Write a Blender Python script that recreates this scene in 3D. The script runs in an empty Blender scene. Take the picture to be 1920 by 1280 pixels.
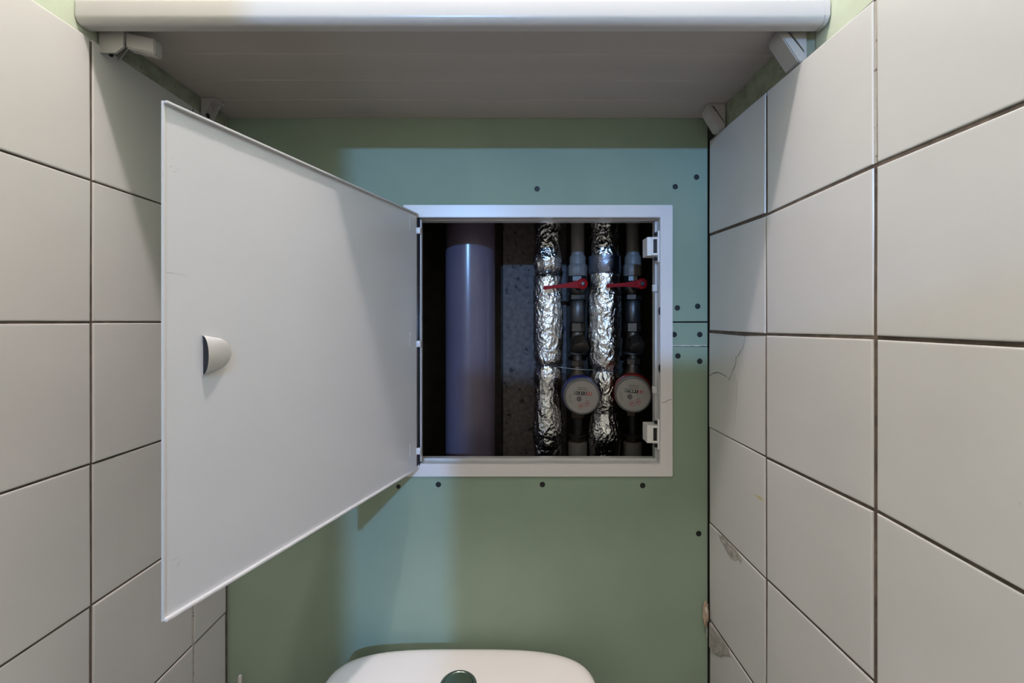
import bpy, bmesh, math, random
from mathutils import Vector, Matrix, Euler, noise

random.seed(7)
C = bpy.context.scene.collection
sc = bpy.context.scene

# ------------------------------------------------------------------ camera, light, exposure
F, CX, CY, EYE, D = 800.0, 965.0, 604.0, 1.25, 0.6957
cam_d = bpy.data.cameras.new('camera')
cam_d.sensor_width = 36.0
cam_d.lens = F / 1920 * 36
cam_d.shift_x = -(CX - 960) / 1920
cam_d.shift_y = -(640 - CY) / 1920
cam_d.clip_start = 0.01
cam = bpy.data.objects.new('camera', cam_d)
cam.location = (0, 0, EYE)
cam.rotation_euler = (math.pi / 2, 0, 0)
C.objects.link(cam)
sc.camera = cam
sc.view_settings.view_transform = 'Standard'
sc.view_settings.look = 'None'
sc.view_settings.gamma = 1
sc.view_settings.use_curve_mapping = False
sc.view_settings.exposure = 0.32

w = bpy.data.worlds.new('world')
sc.world = w
w.use_nodes = True
w.node_tree.nodes['Background'].inputs[0].default_value = (1.0, 0.94, 0.92, 1)
w.node_tree.nodes['Background'].inputs[1].default_value = 0.6

# cool bright lamp far down the hall behind the camera, shining in through the doorway
sd = bpy.data.lights.new('hall_lamp', 'POINT')
sd.energy = 410
sd.color = (0.24, 0.51, 1.0)
sd.shadow_soft_size = 0.045
so = bpy.data.objects.new('hall_lamp', sd)
so.location = (-0.57, -4.24, EYE + 1.077)
C.objects.link(so)

# ceiling lamp of the room, above and just in front of the camera
ld = bpy.data.lights.new('ceiling_bulb', 'POINT')
ld.energy = 27.0
ld.color = (1.0, 0.882, 0.885)
ld.shadow_soft_size = 0.028
lo = bpy.data.objects.new('ceiling_bulb', ld)
lo.location = (-0.06, 0.17, EYE + 1.13)
C.objects.link(lo)


# ------------------------------------------------------------------ helpers
def P(px, py, d):
    """photo pixel and a depth (metres from the camera plane) to a place in the room"""
    return Vector(((px - CX) * d / F, d, EYE + (CY - py) * d / F))


def mat(name, col, rough=0.5, metal=0.0, noise_amt=0.0, noise_scale=20.0, bump=0.0, bump_scale=60.0,
        specks=None, spec=0.5, coat=0.0, stretch=(1, 1, 1), trans=0.0, detail=4.0):
    m = bpy.data.materials.new(name)
    m.use_nodes = True
    nt = m.node_tree
    b = nt.nodes['Principled BSDF']
    b.inputs['Base Color'].default_value = (*col, 1)
    b.inputs['Roughness'].default_value = rough
    b.inputs['Metallic'].default_value = metal
    b.inputs['Specular IOR Level'].default_value = spec
    b.inputs['Coat Weight'].default_value = coat
    b.inputs['Transmission Weight'].default_value = trans
    tc = nt.nodes.new('ShaderNodeTexCoord')
    mp = nt.nodes.new('ShaderNodeMapping')
    mp.inputs['Scale'].default_value = stretch
    geo = nt.nodes.new('ShaderNodeNewGeometry')
    nt.links.new(geo.outputs['Position'], mp.inputs['Vector'])
    last = None
    if noise_amt > 0:
        n = nt.nodes.new('ShaderNodeTexNoise')
        n.inputs['Scale'].default_value = noise_scale
        n.inputs['Detail'].default_value = detail
        nt.links.new(mp.outputs[0], n.inputs['Vector'])
        r = nt.nodes.new('ShaderNodeMapRange')
        r.inputs['From Min'].default_value = 0.3
        r.inputs['From Max'].default_value = 0.7
        r.inputs['To Min'].default_value = 1 - noise_amt
        r.inputs['To Max'].default_value = 1 + noise_amt
        nt.links.new(n.outputs['Fac'], r.inputs['Value'])
        mx = nt.nodes.new('ShaderNodeVectorMath')
        mx.operation = 'SCALE'
        mx.inputs[0].default_value = col
        nt.links.new(r.outputs[0], mx.inputs['Scale'])
        last = mx.outputs[0]
    if specks:
        scale, thr, scol = specks
        v = nt.nodes.new('ShaderNodeTexNoise')
        v.inputs['Scale'].default_value = scale
        v.inputs['Detail'].default_value = 3.0
        nt.links.new(mp.outputs[0], v.inputs['Vector'])
        r2 = nt.nodes.new('ShaderNodeMapRange')
        r2.inputs['From Min'].default_value = thr
        r2.inputs['From Max'].default_value = thr + 0.06
        nt.links.new(v.outputs['Fac'], r2.inputs['Value'])
        mm = nt.nodes.new('ShaderNodeMix')
        mm.data_type = 'RGBA'
        mm.inputs['A'].default_value = (*col, 1)
        mm.inputs['B'].default_value = (*scol, 1)
        if last is not None:
            nt.links.new(last, mm.inputs['A'])
        nt.links.new(r2.outputs[0], mm.inputs['Factor'])
        last = mm.outputs['Result']
    if last is not None:
        nt.links.new(last, b.inputs['Base Color'])
    if bump > 0:
        n2 = nt.nodes.new('ShaderNodeTexNoise')
        n2.inputs['Scale'].default_value = bump_scale
        n2.inputs['Detail'].default_value = 5.0
        nt.links.new(mp.outputs[0], n2.inputs['Vector'])
        bp = nt.nodes.new('ShaderNodeBump')
        bp.inputs['Strength'].default_value = bump
        bp.inputs['Distance'].default_value = 0.002
        nt.links.new(n2.outputs['Fac'], bp.inputs['Height'])
        nt.links.new(bp.outputs[0], b.inputs['Normal'])
    return m


M = {}
M['tile'] = mat('glazed_tile', (0.605, 0.595, 0.59), 0.22, noise_amt=0.03, noise_scale=9, specks=(55, 0.80, (0.25, 0.2, 0.15)), bump=0.05, bump_scale=14)
M['tile_core'] = M['tile']
M['mortar'] = mat('old_mortar', (0.105, 0.080, 0.062), 0.95, noise_amt=0.35, noise_scale=60, bump=0.6, bump_scale=180)
M['grout'] = mat('white_grout', (0.42, 0.40, 0.37), 0.9, noise_amt=0.12, noise_scale=50, specks=(120, 0.60, (0.10, 0.06, 0.05)), bump=0.4, bump_scale=200)
M['plaster'] = mat('pale_green_paint', (0.50, 0.56, 0.44), 0.6, noise_amt=0.06, noise_scale=25, bump=0.2, bump_scale=90)
M['band'] = mat('green_grey_plaster', (0.24, 0.26, 0.19), 0.85, noise_amt=0.25, noise_scale=45, specks=(90, 0.66, (0.12, 0.10, 0.08)), bump=0.5, bump_scale=140)
M['drywall'] = mat('green_drywall', (0.250, 0.325, 0.248), 0.75, noise_amt=0.07, noise_scale=6, specks=(170, 0.77, (0.35, 0.42, 0.36)), bump=0.06, bump_scale=120)
M['gap'] = mat('dark_backing', (0.02, 0.02, 0.018), 0.9)
M['paper'] = mat('cut_gypsum_edge', (0.55, 0.53, 0.48), 0.95, noise_amt=0.2, noise_scale=150)
M['ceiling'] = mat('white_ceiling', (0.72, 0.71, 0.68), 0.9, noise_amt=0.03)
M['floor'] = mat('grey_floor_tile', (0.28, 0.26, 0.24), 0.5, noise_amt=0.1)
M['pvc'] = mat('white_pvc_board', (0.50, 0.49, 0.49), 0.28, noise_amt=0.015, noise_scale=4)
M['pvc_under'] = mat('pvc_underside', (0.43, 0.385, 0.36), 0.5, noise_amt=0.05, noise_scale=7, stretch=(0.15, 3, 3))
M['plastic'] = mat('white_hatch_plastic', (0.61, 0.60, 0.605), 0.17, noise_amt=0.02, noise_scale=5, specks=(70, 0.83, (0.32, 0.32, 0.32)))
M['frame_plastic'] = mat('white_frame_plastic', (0.72, 0.685, 0.69), 0.30, noise_amt=0.02, noise_scale=5, specks=(70, 0.83, (0.45, 0.45, 0.45)))
M['plastic_catch'] = mat('catch_plastic', (0.80, 0.77, 0.76), 0.35, noise_amt=0.02)
M['bracket'] = mat('bracket_plastic', (0.43, 0.41, 0.395), 0.45, noise_amt=0.03)
M['dark'] = mat('dark_void', (0.012, 0.012, 0.013), 0.6)
M['screw'] = mat('phosphated_screw', (0.012, 0.014, 0.014), 0.5, metal=0.3, noise_amt=0.2, noise_scale=300)
M['steel'] = mat('steel', (0.45, 0.45, 0.47), 0.3, metal=1.0, noise_amt=0.05)
M['rod'] = mat('hinge_rod_steel', (0.10, 0.10, 0.12), 0.35, metal=0.8, noise_amt=0.05)
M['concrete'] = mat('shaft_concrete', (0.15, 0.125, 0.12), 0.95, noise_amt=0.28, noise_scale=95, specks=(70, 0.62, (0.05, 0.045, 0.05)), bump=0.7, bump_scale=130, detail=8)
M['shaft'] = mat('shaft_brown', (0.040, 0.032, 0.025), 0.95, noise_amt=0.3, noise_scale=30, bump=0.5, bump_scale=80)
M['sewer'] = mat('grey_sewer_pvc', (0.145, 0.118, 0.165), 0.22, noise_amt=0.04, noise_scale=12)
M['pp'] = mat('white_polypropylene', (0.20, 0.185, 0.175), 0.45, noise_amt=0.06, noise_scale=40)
M['brass'] = mat('tarnished_brass', (0.085, 0.06, 0.042), 0.42, metal=0.75, noise_amt=0.2, noise_scale=60)
M['nickel'] = mat('dull_nickel', (0.085, 0.08, 0.078), 0.4, metal=0.8, noise_amt=0.15, noise_scale=60)
M['red'] = mat('red_lever', (0.26, 0.004, 0.007), 0.5, spec=0.15, noise_amt=0.06, noise_scale=30)
M['blue_ring'] = mat('blue_meter_ring', (0.02, 0.025, 0.22), 0.35, noise_amt=0.1)
M['red_ring'] = mat('red_meter_ring', (0.28, 0.02, 0.015), 0.35, noise_amt=0.1)
M['meter_body'] = mat('meter_grey_plastic', (0.20, 0.20, 0.20), 0.4, noise_amt=0.08)
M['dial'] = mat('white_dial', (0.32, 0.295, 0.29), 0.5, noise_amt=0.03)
M['dial_print'] = mat('dial_print', (0.12, 0.10, 0.11), 0.6, noise_amt=0.05)
M['dial_black'] = mat('counter_black', (0.012, 0.012, 0.014), 0.5, noise_amt=0.05)
M['dial_red'] = mat('counter_red', (0.33, 0.03, 0.03), 0.5, noise_amt=0.05)
M['white_print'] = mat('digit_white', (0.62, 0.62, 0.62), 0.5, noise_amt=0.03)
M['ceramic'] = mat('white_sanitary_ceramic', (0.88, 0.845, 0.84), 0.12, noise_amt=0.01, coat=0.3)
M['chrome'] = mat('dark_chrome', (0.28, 0.33, 0.31), 0.12, metal=1.0, noise_amt=0.03)
M['foam'] = mat('old_foam', (0.40, 0.30, 0.22), 0.95, noise_amt=0.3, noise_scale=80, bump=0.8, bump_scale=150)
M['smear'] = mat('mortar_smear', (0.37, 0.345, 0.315), 0.95, noise_amt=0.25, noise_scale=120, bump=0.7, bump_scale=200)
M['stain'] = mat('yellow_stain', (0.50, 0.42, 0.25), 0.7, noise_amt=0.1)
M['doorpaint'] = mat('white_door_paint', (0.66, 0.65, 0.63), 0.5, noise_amt=0.02)

# crumpled metal foil: fine ridged creases over the modelled folds
fm = bpy.data.materials.new('crumpled_foil')
fm.use_nodes = True
nt = fm.node_tree
b = nt.nodes['Principled BSDF']
b.inputs['Base Color'].default_value = (0.78, 0.77, 0.76, 1)
b.inputs['Metallic'].default_value = 1.0
b.inputs['Roughness'].default_value = 0.17
g = nt.nodes.new('ShaderNodeNewGeometry')
mpf = nt.nodes.new('ShaderNodeMapping')
mpf.inputs['Scale'].default_value = (1, 1, 0.55)
nt.links.new(g.outputs['Position'], mpf.inputs['Vector'])
wn = nt.nodes.new('ShaderNodeTexNoise')
wn.inputs['Scale'].default_value = 60
wn.inputs['Detail'].default_value = 3
nt.links.new(mpf.outputs[0], wn.inputs['Vector'])
wv = nt.nodes.new('ShaderNodeVectorMath')
wv.operation = 'MULTIPLY_ADD'
wv.inputs[1].default_value = (0.016, 0.016, 0.016)
nt.links.new(wn.outputs['Color'], wv.inputs[0])
nt.links.new(mpf.outputs[0], wv.inputs[2])
prev = None
for sc_, am_ in ((95, 1.0), (210, 0.6), (420, 0.35)):
    vo = nt.nodes.new('ShaderNodeTexVoronoi')
    vo.feature = 'DISTANCE_TO_EDGE'
    vo.inputs['Scale'].default_value = sc_
    nt.links.new(wv.outputs[0], vo.inputs['Vector'])
    ml_ = nt.nodes.new('ShaderNodeMath')
    ml_.operation = 'MULTIPLY_ADD'
    ml_.inputs[1].default_value = am_
    nt.links.new(vo.outputs['Distance'], ml_.inputs[0])
    if prev is not None:
        nt.links.new(prev, ml_.inputs[2])
    else:
        ml_.inputs[2].default_value = 0
    prev = ml_.outputs[0]
bp = nt.nodes.new('ShaderNodeBump')
bp.inputs['Strength'].default_value = 0.62
bp.inputs['Distance'].default_value = 0.0022
nt.links.new(prev, bp.inputs['Height'])
nt.links.new(bp.outputs[0], b.inputs['Normal'])
M['foil'] = fm
M['foil_smooth'] = mat('smooth_foil_tape', (0.26, 0.28, 0.36), 0.3, metal=1.0, noise_amt=0.04, bump=0.9, bump_scale=85)

ORG = {}


def link(name, me, parent=None, loc=None):
    o = bpy.data.objects.new(name, me)
    C.objects.link(o)
    if parent is not None:
        o.parent = parent
        o.location = (0, 0, 0)
    elif loc is not None:
        o.location = loc
    return o


def origin(parent):
    return Vector(ORG.get(parent.name, (0, 0, 0))) if parent is not None else Vector((0, 0, 0))


def build(name, bm, m, parent=None, smooth=False, angle=None, own_origin=None):
    """bmesh in room coordinates -> one mesh object (child of parent when given)"""
    org = origin(parent) if parent is not None else Vector(own_origin or (0, 0, 0))
    if parent is None and own_origin is None and len(bm.verts):
        org = sum((v.co for v in bm.verts), Vector()) / len(bm.verts)
    bmesh.ops.recalc_face_normals(bm, faces=bm.faces)
    bmesh.ops.translate(bm, verts=bm.verts, vec=-org)
    if smooth or angle:
        for f in bm.faces:
            f.smooth = True
    if angle:
        for e in bm.edges:
            if len(e.link_faces) == 2 and e.calc_face_angle(0) > math.radians(angle):
                e.smooth = False
    me = bpy.data.meshes.new(name)
    bm.to_mesh(me)
    bm.free()
    me.materials.append(M[m] if isinstance(m, str) else m)
    o = link(name, me, parent, org if parent is None else None)
    ORG[o.name] = org
    return o


def root(name, loc, label, cat, group=None):
    o = bpy.data.objects.new(name, None)
    o.empty_display_size = 0.05
    o.location = loc
    C.objects.link(o)
    ORG[o.name] = Vector(loc)
    return tag(o, label, cat, group)


def tag(o, label, cat, group=None):
    o['label'] = label
    o['category'] = cat
    if group:
        o['group'] = group
    return o


def struct(o):
    o['kind'] = 'structure'
    return o


def add_box(bm, a, c, bev=0.0, seg=2):
    x0, y0, z0 = (min(a[i], c[i]) for i in range(3))
    x1, y1, z1 = (max(a[i], c[i]) for i in range(3))
    r = bmesh.ops.create_cube(bm, size=1.0)
    vs = r['verts']
    for v in vs:
        v.co = Vector(((x0 + x1) / 2 + v.co.x * (x1 - x0), (y0 + y1) / 2 + v.co.y * (y1 - y0), (z0 + z1) / 2 + v.co.z * (z1 - z0)))
    if bev > 0:
        es = list({e for v in vs for e in v.link_edges})
        bmesh.ops.bevel(bm, geom=es, offset=bev, segments=seg, affect='EDGES', profile=0.5)


def box(a, c, bev=0.0, seg=2):
    bm = bmesh.new()
    add_box(bm, a, c, bev, seg)
    return bm


def frame_axes(axis):
    axis = Vector(axis).normalized()
    up = Vector((0, 0, 1)) if abs(axis.z) < 0.9 else Vector((1, 0, 0))
    u = axis.cross(up).normalized()
    return axis, u, axis.cross(u).normalized()


def add_lathe(bm, o, axis, prof, n=32, caps=True, phase=0.0):
    """prof: list of (t along axis, radius)"""
    ax, u, v = frame_axes(axis)
    o = Vector(o)
    rings = []
    for t, r in prof:
        rings.append([bm.verts.new(o + ax * t + (u * math.cos(2 * math.pi * k / n + phase) + v * math.sin(2 * math.pi * k / n + phase)) * r) for k in range(n)])
    for a, c in zip(rings, rings[1:]):
        for k in range(n):
            bm.faces.new((a[k], a[(k + 1) % n], c[(k + 1) % n], c[k]))
    if caps:
        bm.faces.new(rings[0])
        bm.faces.new(list(reversed(rings[-1])))


def lathe(o, axis, prof, n=32, caps=True, phase=0.0):
    bm = bmesh.new()
    add_lathe(bm, o, axis, prof, n, caps, phase)
    return bm


def add_prism(bm, pts, vec):
    """extrude a planar polygon (3-D points) along vec"""
    a = [bm.verts.new(Vector(p)) for p in pts]
    c = [bm.verts.new(Vector(p) + Vector(vec)) for p in pts]
    n = len(pts)
    bm.faces.new(a)
    bm.faces.new(list(reversed(c)))
    for k in range(n):
        bm.faces.new((a[k], a[(k + 1) % n], c[(k + 1) % n], c[k]))


def prism(pts, vec, bev=0.0, seg=1):
    bm = bmesh.new()
    add_prism(bm, pts, vec)
    if bev:
        bmesh.ops.bevel(bm, geom=list(bm.edges), offset=bev, segments=seg, affect='EDGES', profile=0.5)
    return bm


def add_tube(bm, path, r, n=10):
    path = [Vector(p) for p in path]
    rings = []
    for i, p in enumerate(path):
        d = (path[min(i + 1, len(path) - 1)] - path[max(i - 1, 0)])
        ax, u, v = frame_axes(d)
        rr = r[i] if isinstance(r, (list, tuple)) else r
        rings.append([bm.verts.new(p + (u * math.cos(2 * math.pi * k / n) + v * math.sin(2 * math.pi * k / n)) * rr) for k in range(n)])
    for a, c in zip(rings, rings[1:]):
        for k in range(n):
            bm.faces.new((a[k], a[(k + 1) % n], c[(k + 1) % n], c[k]))
    bm.faces.new(rings[0])
    bm.faces.new(list(reversed(rings[-1])))


# ------------------------------------------------------------------ room shell
XL, XR = -0.466, 0.3157          # glazed faces of the side walls
PL, PR = -0.4705, 0.338          # bare plaster behind the tiles
YF = -0.90                       # wall with the doorway, behind the camera
ZC = 2.5
struct(build('floor', box((PL - .1, YF - .1, -.08), (PR + .1, D + .35, 0)), 'floor'))
struct(build('ceiling', box((PL - .1, YF - .1, ZC), (PR + .1, D + .35, ZC + .08)), 'ceiling'))
wall_left = struct(build('wall_left', box((PL - .08, YF - .1, 0), (PL, D, ZC)), 'plaster'))
wall_right = struct(build('wall_right', box((PR, YF - .1, 0), (PR + .08, D, ZC)), 'plaster'))

# front wall: opening cut to shape hall light; leaf added to block it
XO = -0.3755
bm = bmesh.new()
add_box(bm, (PL, YF - .1, 0), (XO, YF, ZC))
add_box(bm, (XO, YF - .1, 2.06), (PR, YF, ZC))
struct(build('wall_front', bm, 'doorpaint'))
bm = bmesh.new()
add_box(bm, (-.258, YF - .07, .01), (.335, YF - .03, 1.563), .003)
add_box(bm, (.285, YF - .07, 1.563), (.335, YF - .03, 2.05), .003)
door = struct(build('light_block_leaf', bm, 'doorpaint'))  # added unseen leaf, shaped to block part of the hall lamp's light

# ------------------------------------------------------------------ back wall: green drywall round the hatch
HX0, HX1, HZ0, HZ1 = -.158, .2365, EYE - .2296, EYE + .1704      # hatch opening
XA, XB = PL, PR
wall_back = struct(build('wall_back', box((XA, D + .0135, 0), (HX0 - .006, D + .032, ZC)), 'gap'))
bm = bmesh.new()
add_box(bm, (HX1 + .006, D + .0135, 0), (XB, D + .032, ZC))
add_box(bm, (HX0 - .006, D + .0135, HZ1 + .006), (HX1 + .006, D + .032, ZC))
add_box(bm, (HX0 - .006, D + .0135, 0), (HX1 + .006, D + .032, HZ0 - .006))
build('backing', bm, 'gap', wall_back)
GL, GR = P(424, 0, D).x, P(1326.5, 0, D).x        # dark joint against the tiles
zs1 = P(0, 602.5, D).z
zs2, zs3 = P(0, 604.8, D).z, P(0, 647.0, D).z
zs4 = P(0, 650.2, D).z
hx0, hx1 = HX0 - .006, HX1 + .006
ztop = ZC - .002


def slab(name, pts, m='drywall', d=.0125):
    bm = prism([(x, D, z) for x, z in pts], (0, d, 0))
    return build(name, bm, m, wall_back)


upper = slab('drywall_panel', [(GL, zs1), (hx0, zs1), (hx0, HZ1 + .006), (hx1, HZ1 + .006), (hx1, zs1), (GR, zs1 + .0004), (GR, ztop), (GL, ztop)])
strip_r = slab('drywall_panel', [(hx1, zs3), (GR, zs3), (GR, zs2), (hx1, zs2)])
strip_l = slab('drywall_panel', [(GL, zs3), (hx0, zs3), (hx0, zs2), (GL, zs2)])
lower = slab('drywall_panel', [(GL, 0), (GR, 0), (GR, zs4), (hx1, zs4 + .0006), (hx1, HZ0 - .006), (hx0, HZ0 - .006), (hx0, zs4), (GL, zs4)])
# torn white gypsum showing along the lower joint
bm = bmesh.new()
n = 14
x0, x1 = hx1, GR - .001
top, bot = [], []
for i in range(n + 1):
    x = x0 + (x1 - x0) * i / n
    j = random.uniform(-.0005, .0006)
    top.append((x, D - .0003, zs3 + .0002))
    bot.append((x, D - .0003, zs3 - .0014 + j))
add_prism(bm, top + bot[::-1], (0, .004, 0))
build('torn_gypsum_edge', bm, 'paper', wall_back)


def screw(px, py, r=.0042, rot=0.4, parent=None):
    p = P(px, py, D)
    bm = bmesh.new()
    add_lathe(bm, (p.x, D - .0004, p.z), (0, 1, 0), [(0, r * .82), (.0002, r), (.0008, r * 1.0), (.003, r * .5)], 16)
    o = build('screw', bm, 'screw', parent)
    bm = bmesh.new()
    for k in (0, 1):
        a = rot + k * math.pi / 2
        u = Vector((math.cos(a), 0, math.sin(a)))
        v = Vector((-math.sin(a), 0, math.cos(a)))
        c = Vector((p.x, D - .0004, p.z))
        L, W = r * .55, r * .14
        add_prism(bm, [c + u * L + v * W, c - u * L + v * W, c - u * L - v * W, c + u * L - v * W], (0, -.00025, 0))
    return o


for i, (px, py) in enumerate([(1007, 354), (1266, 350), (1306, 332), (1270, 577), (1308, 574), (1264, 627), (1312, 627), (1271, 667),
                              (1312, 677), (747, 912), (822, 908), (1017, 908), (1205, 910), (1310, 1000)]):
    par = upper if py < 600 else strip_r if py < 640 else lower
    screw(px, py, .0045 if px != 747 else .0036, random.uniform(0, 1.5), par)

# ------------------------------------------------------------------ tiled side walls
T = .0065                                          # how far a tile stands out of its mortar


def tile(parent, X, sgn, q, jit=True, name='tile'):
    """q: four (y, z) corners, counter-clockwise; sgn = +1 tile faces +x, -1 faces -x"""
    cx = sum(p[0] for p in q) / 4
    cz = sum(p[1] for p in q) / 4
    tilt = (random.uniform(-.0005, .0005), random.uniform(-.0005, .0005)) if jit else (0, 0)
    bm = bmesh.new()
    rings = []
    for inset, h in ((0.0, -T), (0.0, -.0011), (.0003, -.0004), (.0009, -.0001), (.0019, 0.0)):
        ring = []
        for (y, z) in q:
            dy, dz = cx - y, cz - z
            yy = y + math.copysign(inset, dy)
            zz = z + math.copysign(inset, dz)
            off = tilt[0] * (yy - cx) / .075 + tilt[1] * (zz - cz) / .075
            ring.append(bm.verts.new((X + sgn * (h + off), yy, zz)))
        rings.append(ring)
    for a, c in zip(rings, rings[1:]):
        for k in range(4):
            bm.faces.new((a[k], a[(k + 1) % 4], c[(k + 1) % 4], c[k]))
    bm.faces.new(rings[-1])
    bm.faces.new(list(reversed(rings[0])))
    return build(name, bm, 'tile', parent)


def wall_depth(px):
    return XR * F / (px - CX)


# mortar beds under the tiles
TOPR, TOPL = EYE + .2885, EYE + .312
mr = build('mortar', box((XR + .0013, -.27, .003), (PR + .001, .6945, TOPR - .004)), 'mortar', wall_right)
ml = build('mortar', box((PL - .001, -.30, .003), (XL - .0013, .6935, TOPL - .003)), 'mortar', wall_left)

# right wall: joints measured on the wall (depth along y, height above the eye)
cols_r = [.6925, .5362, .3742, .2165, .0575, -.1005, -.2580]
rows_r = [[.2940, .1410, -.0138, -.1700, -.3240, -.4820],
          [.2890, .1347, -.0152, -.1696, -.3224, -.4780],
          [.2830, .1375, -.0136, -.1650, -.3160, -.4690],
          [.2820, .1355, -.0146, -.1690, -.3200, -.4730],
          [.2820, .1355, -.0146, -.1690, -.3200, -.4730],
          [.2820, .1355, -.0146, -.1690, -.3200, -.4730],
          [.2820, .1355, -.0146, -.1690, -.3200, -.4730]]
for c in rows_r:
    while c[-1] > -1.1:
        c.append(c[-1] - .1555)
g = .0015
for c in range(len(cols_r) - 1):
    for r in range(7):
        if c == 0 and r == 2:
            continue                                # the cracked one is built apart
        ga = g * (0.5 if c == 0 and r == 3 else random.uniform(.8, 1.25))
        zt0, zt1 = rows_r[c][r], rows_r[c + 1][r]
        zb0, zb1 = rows_r[c][r + 1], rows_r[c + 1][r + 1]
        tg = 0 if r == 0 else ga
        yr, yl = cols_r[c] - (0.001 if c == 0 else .0019), cols_r[c + 1] + .0019 * random.uniform(.9, 1.1)
        q = [(yr, EYE + zt0 - tg), (yl, EYE + zt1 - tg), (yl, EYE + zb1 + ga + (.0014 if (c, r) == (0, 0) else 0)), (yr, EYE + zb0 + ga + (.0012 if (c, r) == (0, 0) else 0))]
        tile(wall_right, XR + random.uniform(-.0004, .0004), -1, q)


def on_right(px, py):
    d = wall_depth(px)
    return (d, EYE + (CY - py) * d / F)


def broken(pts):
    pts3 = [(XR, y, z) for y, z in pts]
    bm = prism(pts3, (T, 0, 0))
    return build('tile_fragment', bm, 'tile', wall_right)


e = .75
crack_up = [(1397, 630), (1393.5, 651), (1388, 659), (1383.5, 667), (1380.5, 667), (1379, 683), (1375, 692), (1371, 703), (1366, 712)]
crack_left = [(1362, 706), (1352, 700.5), (1345, 697.5), (1336, 700), (1329.8, 705)]
crack_low = [(1378.5, 705), (1382, 718), (1382, 742), (1381, 757), (1378, 788), (1376, 806), (1375, 823)]
A = [(1330.2, 624)] + [(x - e, y) for x, y in crack_up] + [(x, y - e) for x, y in crack_left]
Bq = [(x, y + e) for x, y in crack_left[::-1]] + [(1366, 713)] + [(x - e * .35, y) for x, y in crack_low] + [(1329.8, 799.5)]
Cq = [(x + e, y) for x, y in crack_up[:-2]] + [(1374.2, 695.5)] + [(x + e * .35, y) for x, y in crack_low] + [(1433.6, 852.8), (1433.8, 629.6)]
for q in (A, Bq, Cq):
    broken([on_right(*p) for p in q])
# piece between the short upper tail of the crack and its main run
broken([on_right(*p) for p in [(1374.6, 694.6), (1366.8, 712.2), (1377.8, 706)]])

# white grout left in one joint of the right wall, plaster band and smears
yj = cols_r[2]
build('grout_strip', box((XR + .0008, yj - .0013, EYE + rows_r[2][1] + .002), (XR + T, yj + .0013, TOPR - .007)), 'grout', wall_right)


def plaster_band(parent, face, wall, sgn, ya, yb_, zb, zt, seed):
    """rough strip of old plaster between tile top and shelf; sgn = +1 when it swells towards +x"""
    n, m = 34, 7
    bm = bmesh.new()
    rows = []
    for k in range(m):
        rr = []
        for i in range(n + 1):
            y = ya + (yb_ - ya) * i / n
            z = zb + (zt - zb) * k / (m - 1)
            x = face + sgn * .0022 * noise.noise(Vector((y * 45, z * 70, seed)))
            if i in (0, n):
                x = wall
            if k == 0:
                x -= sgn * .002
            rr.append(bm.verts.new((x, y, z)))
        rows.append(rr)
    for a, c in zip(rows, rows[1:]):
        for i in range(n):
            bm.faces.new((a[i], a[i + 1], c[i + 1], c[i]))
    back = [[bm.verts.new((wall - sgn * .001, y, zz)) for y in (ya, yb_)] for zz in (zb, zt)]
    bm.faces.new(rows[0][::-1] + back[0])
    bm.faces.new(rows[-1] + back[1][::-1])
    return build('plaster_band', bm, 'band', parent, angle=40)


plaster_band(wall_right, .3215, PR - .001, -1, .479, .694, TOPR - .002, EYE + .3315, 3)


def flake(pts, m, name='mortar_smear', th=.0005):
    d3 = [(XR - th, *on_right(*p)) for p in pts]
    bm = prism(d3, (th + .0006, 0, 0))
    return build(name, bm, m, wall_right)


flake([(1347, 1000), (1356, 1005), (1368, 1019), (1383, 1034), (1392, 1047), (1390, 1057), (1384, 1049), (1379, 1052), (1369, 1046), (1361, 1030), (1352, 1014)], 'smear')
flake([(1330, 1167), (1338, 1177), (1352, 1195), (1367, 1216), (1370, 1229), (1360, 1227), (1350, 1230), (1340, 1225), (1330, 1212)], 'smear')
flake([(1415, 926), (1425, 930), (1433, 938), (1424, 936)], 'stain', 'paint_smear')

# left wall
cols_l = [.6885, .6193, .4701, .3176, .1650, .0120, -.1410, -.2930]
for c in range(len(cols_l) - 1):
    for r in range(7):
        ga = random.uniform(.0008, .0013)
        zt, zb = EYE + .312 - .1560 * r, EYE + .312 - .1560 * (r + 1)
        j0, j1 = random.uniform(-.0006, .0006), random.uniform(-.0006, .0006)
        q = [(cols_l[c] - (.0 if c == 0 else .0014), zt - (0 if r == 0 else ga)), (cols_l[c + 1] + .0014, zt - (0 if r == 0 else ga)),
             (cols_l[c + 1] + .0014, zb + ga), (cols_l[c] - (.0 if c == 0 else .0014), zb + ga)]
        tile(wall_left, XL + random.uniform(-.0004, .0004), 1, q)
yj = cols_l[1]
build('grout_strip', box((XL - .006, yj - .0016, EYE - .80), (XL - .0004, yj + .0016, EYE - .33)), 'grout', wall_left)
plaster_band(wall_left, -.4640, PL + .0005, 1, .482, .692, TOPL - .0005, EYE + .3315, 9)

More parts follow.
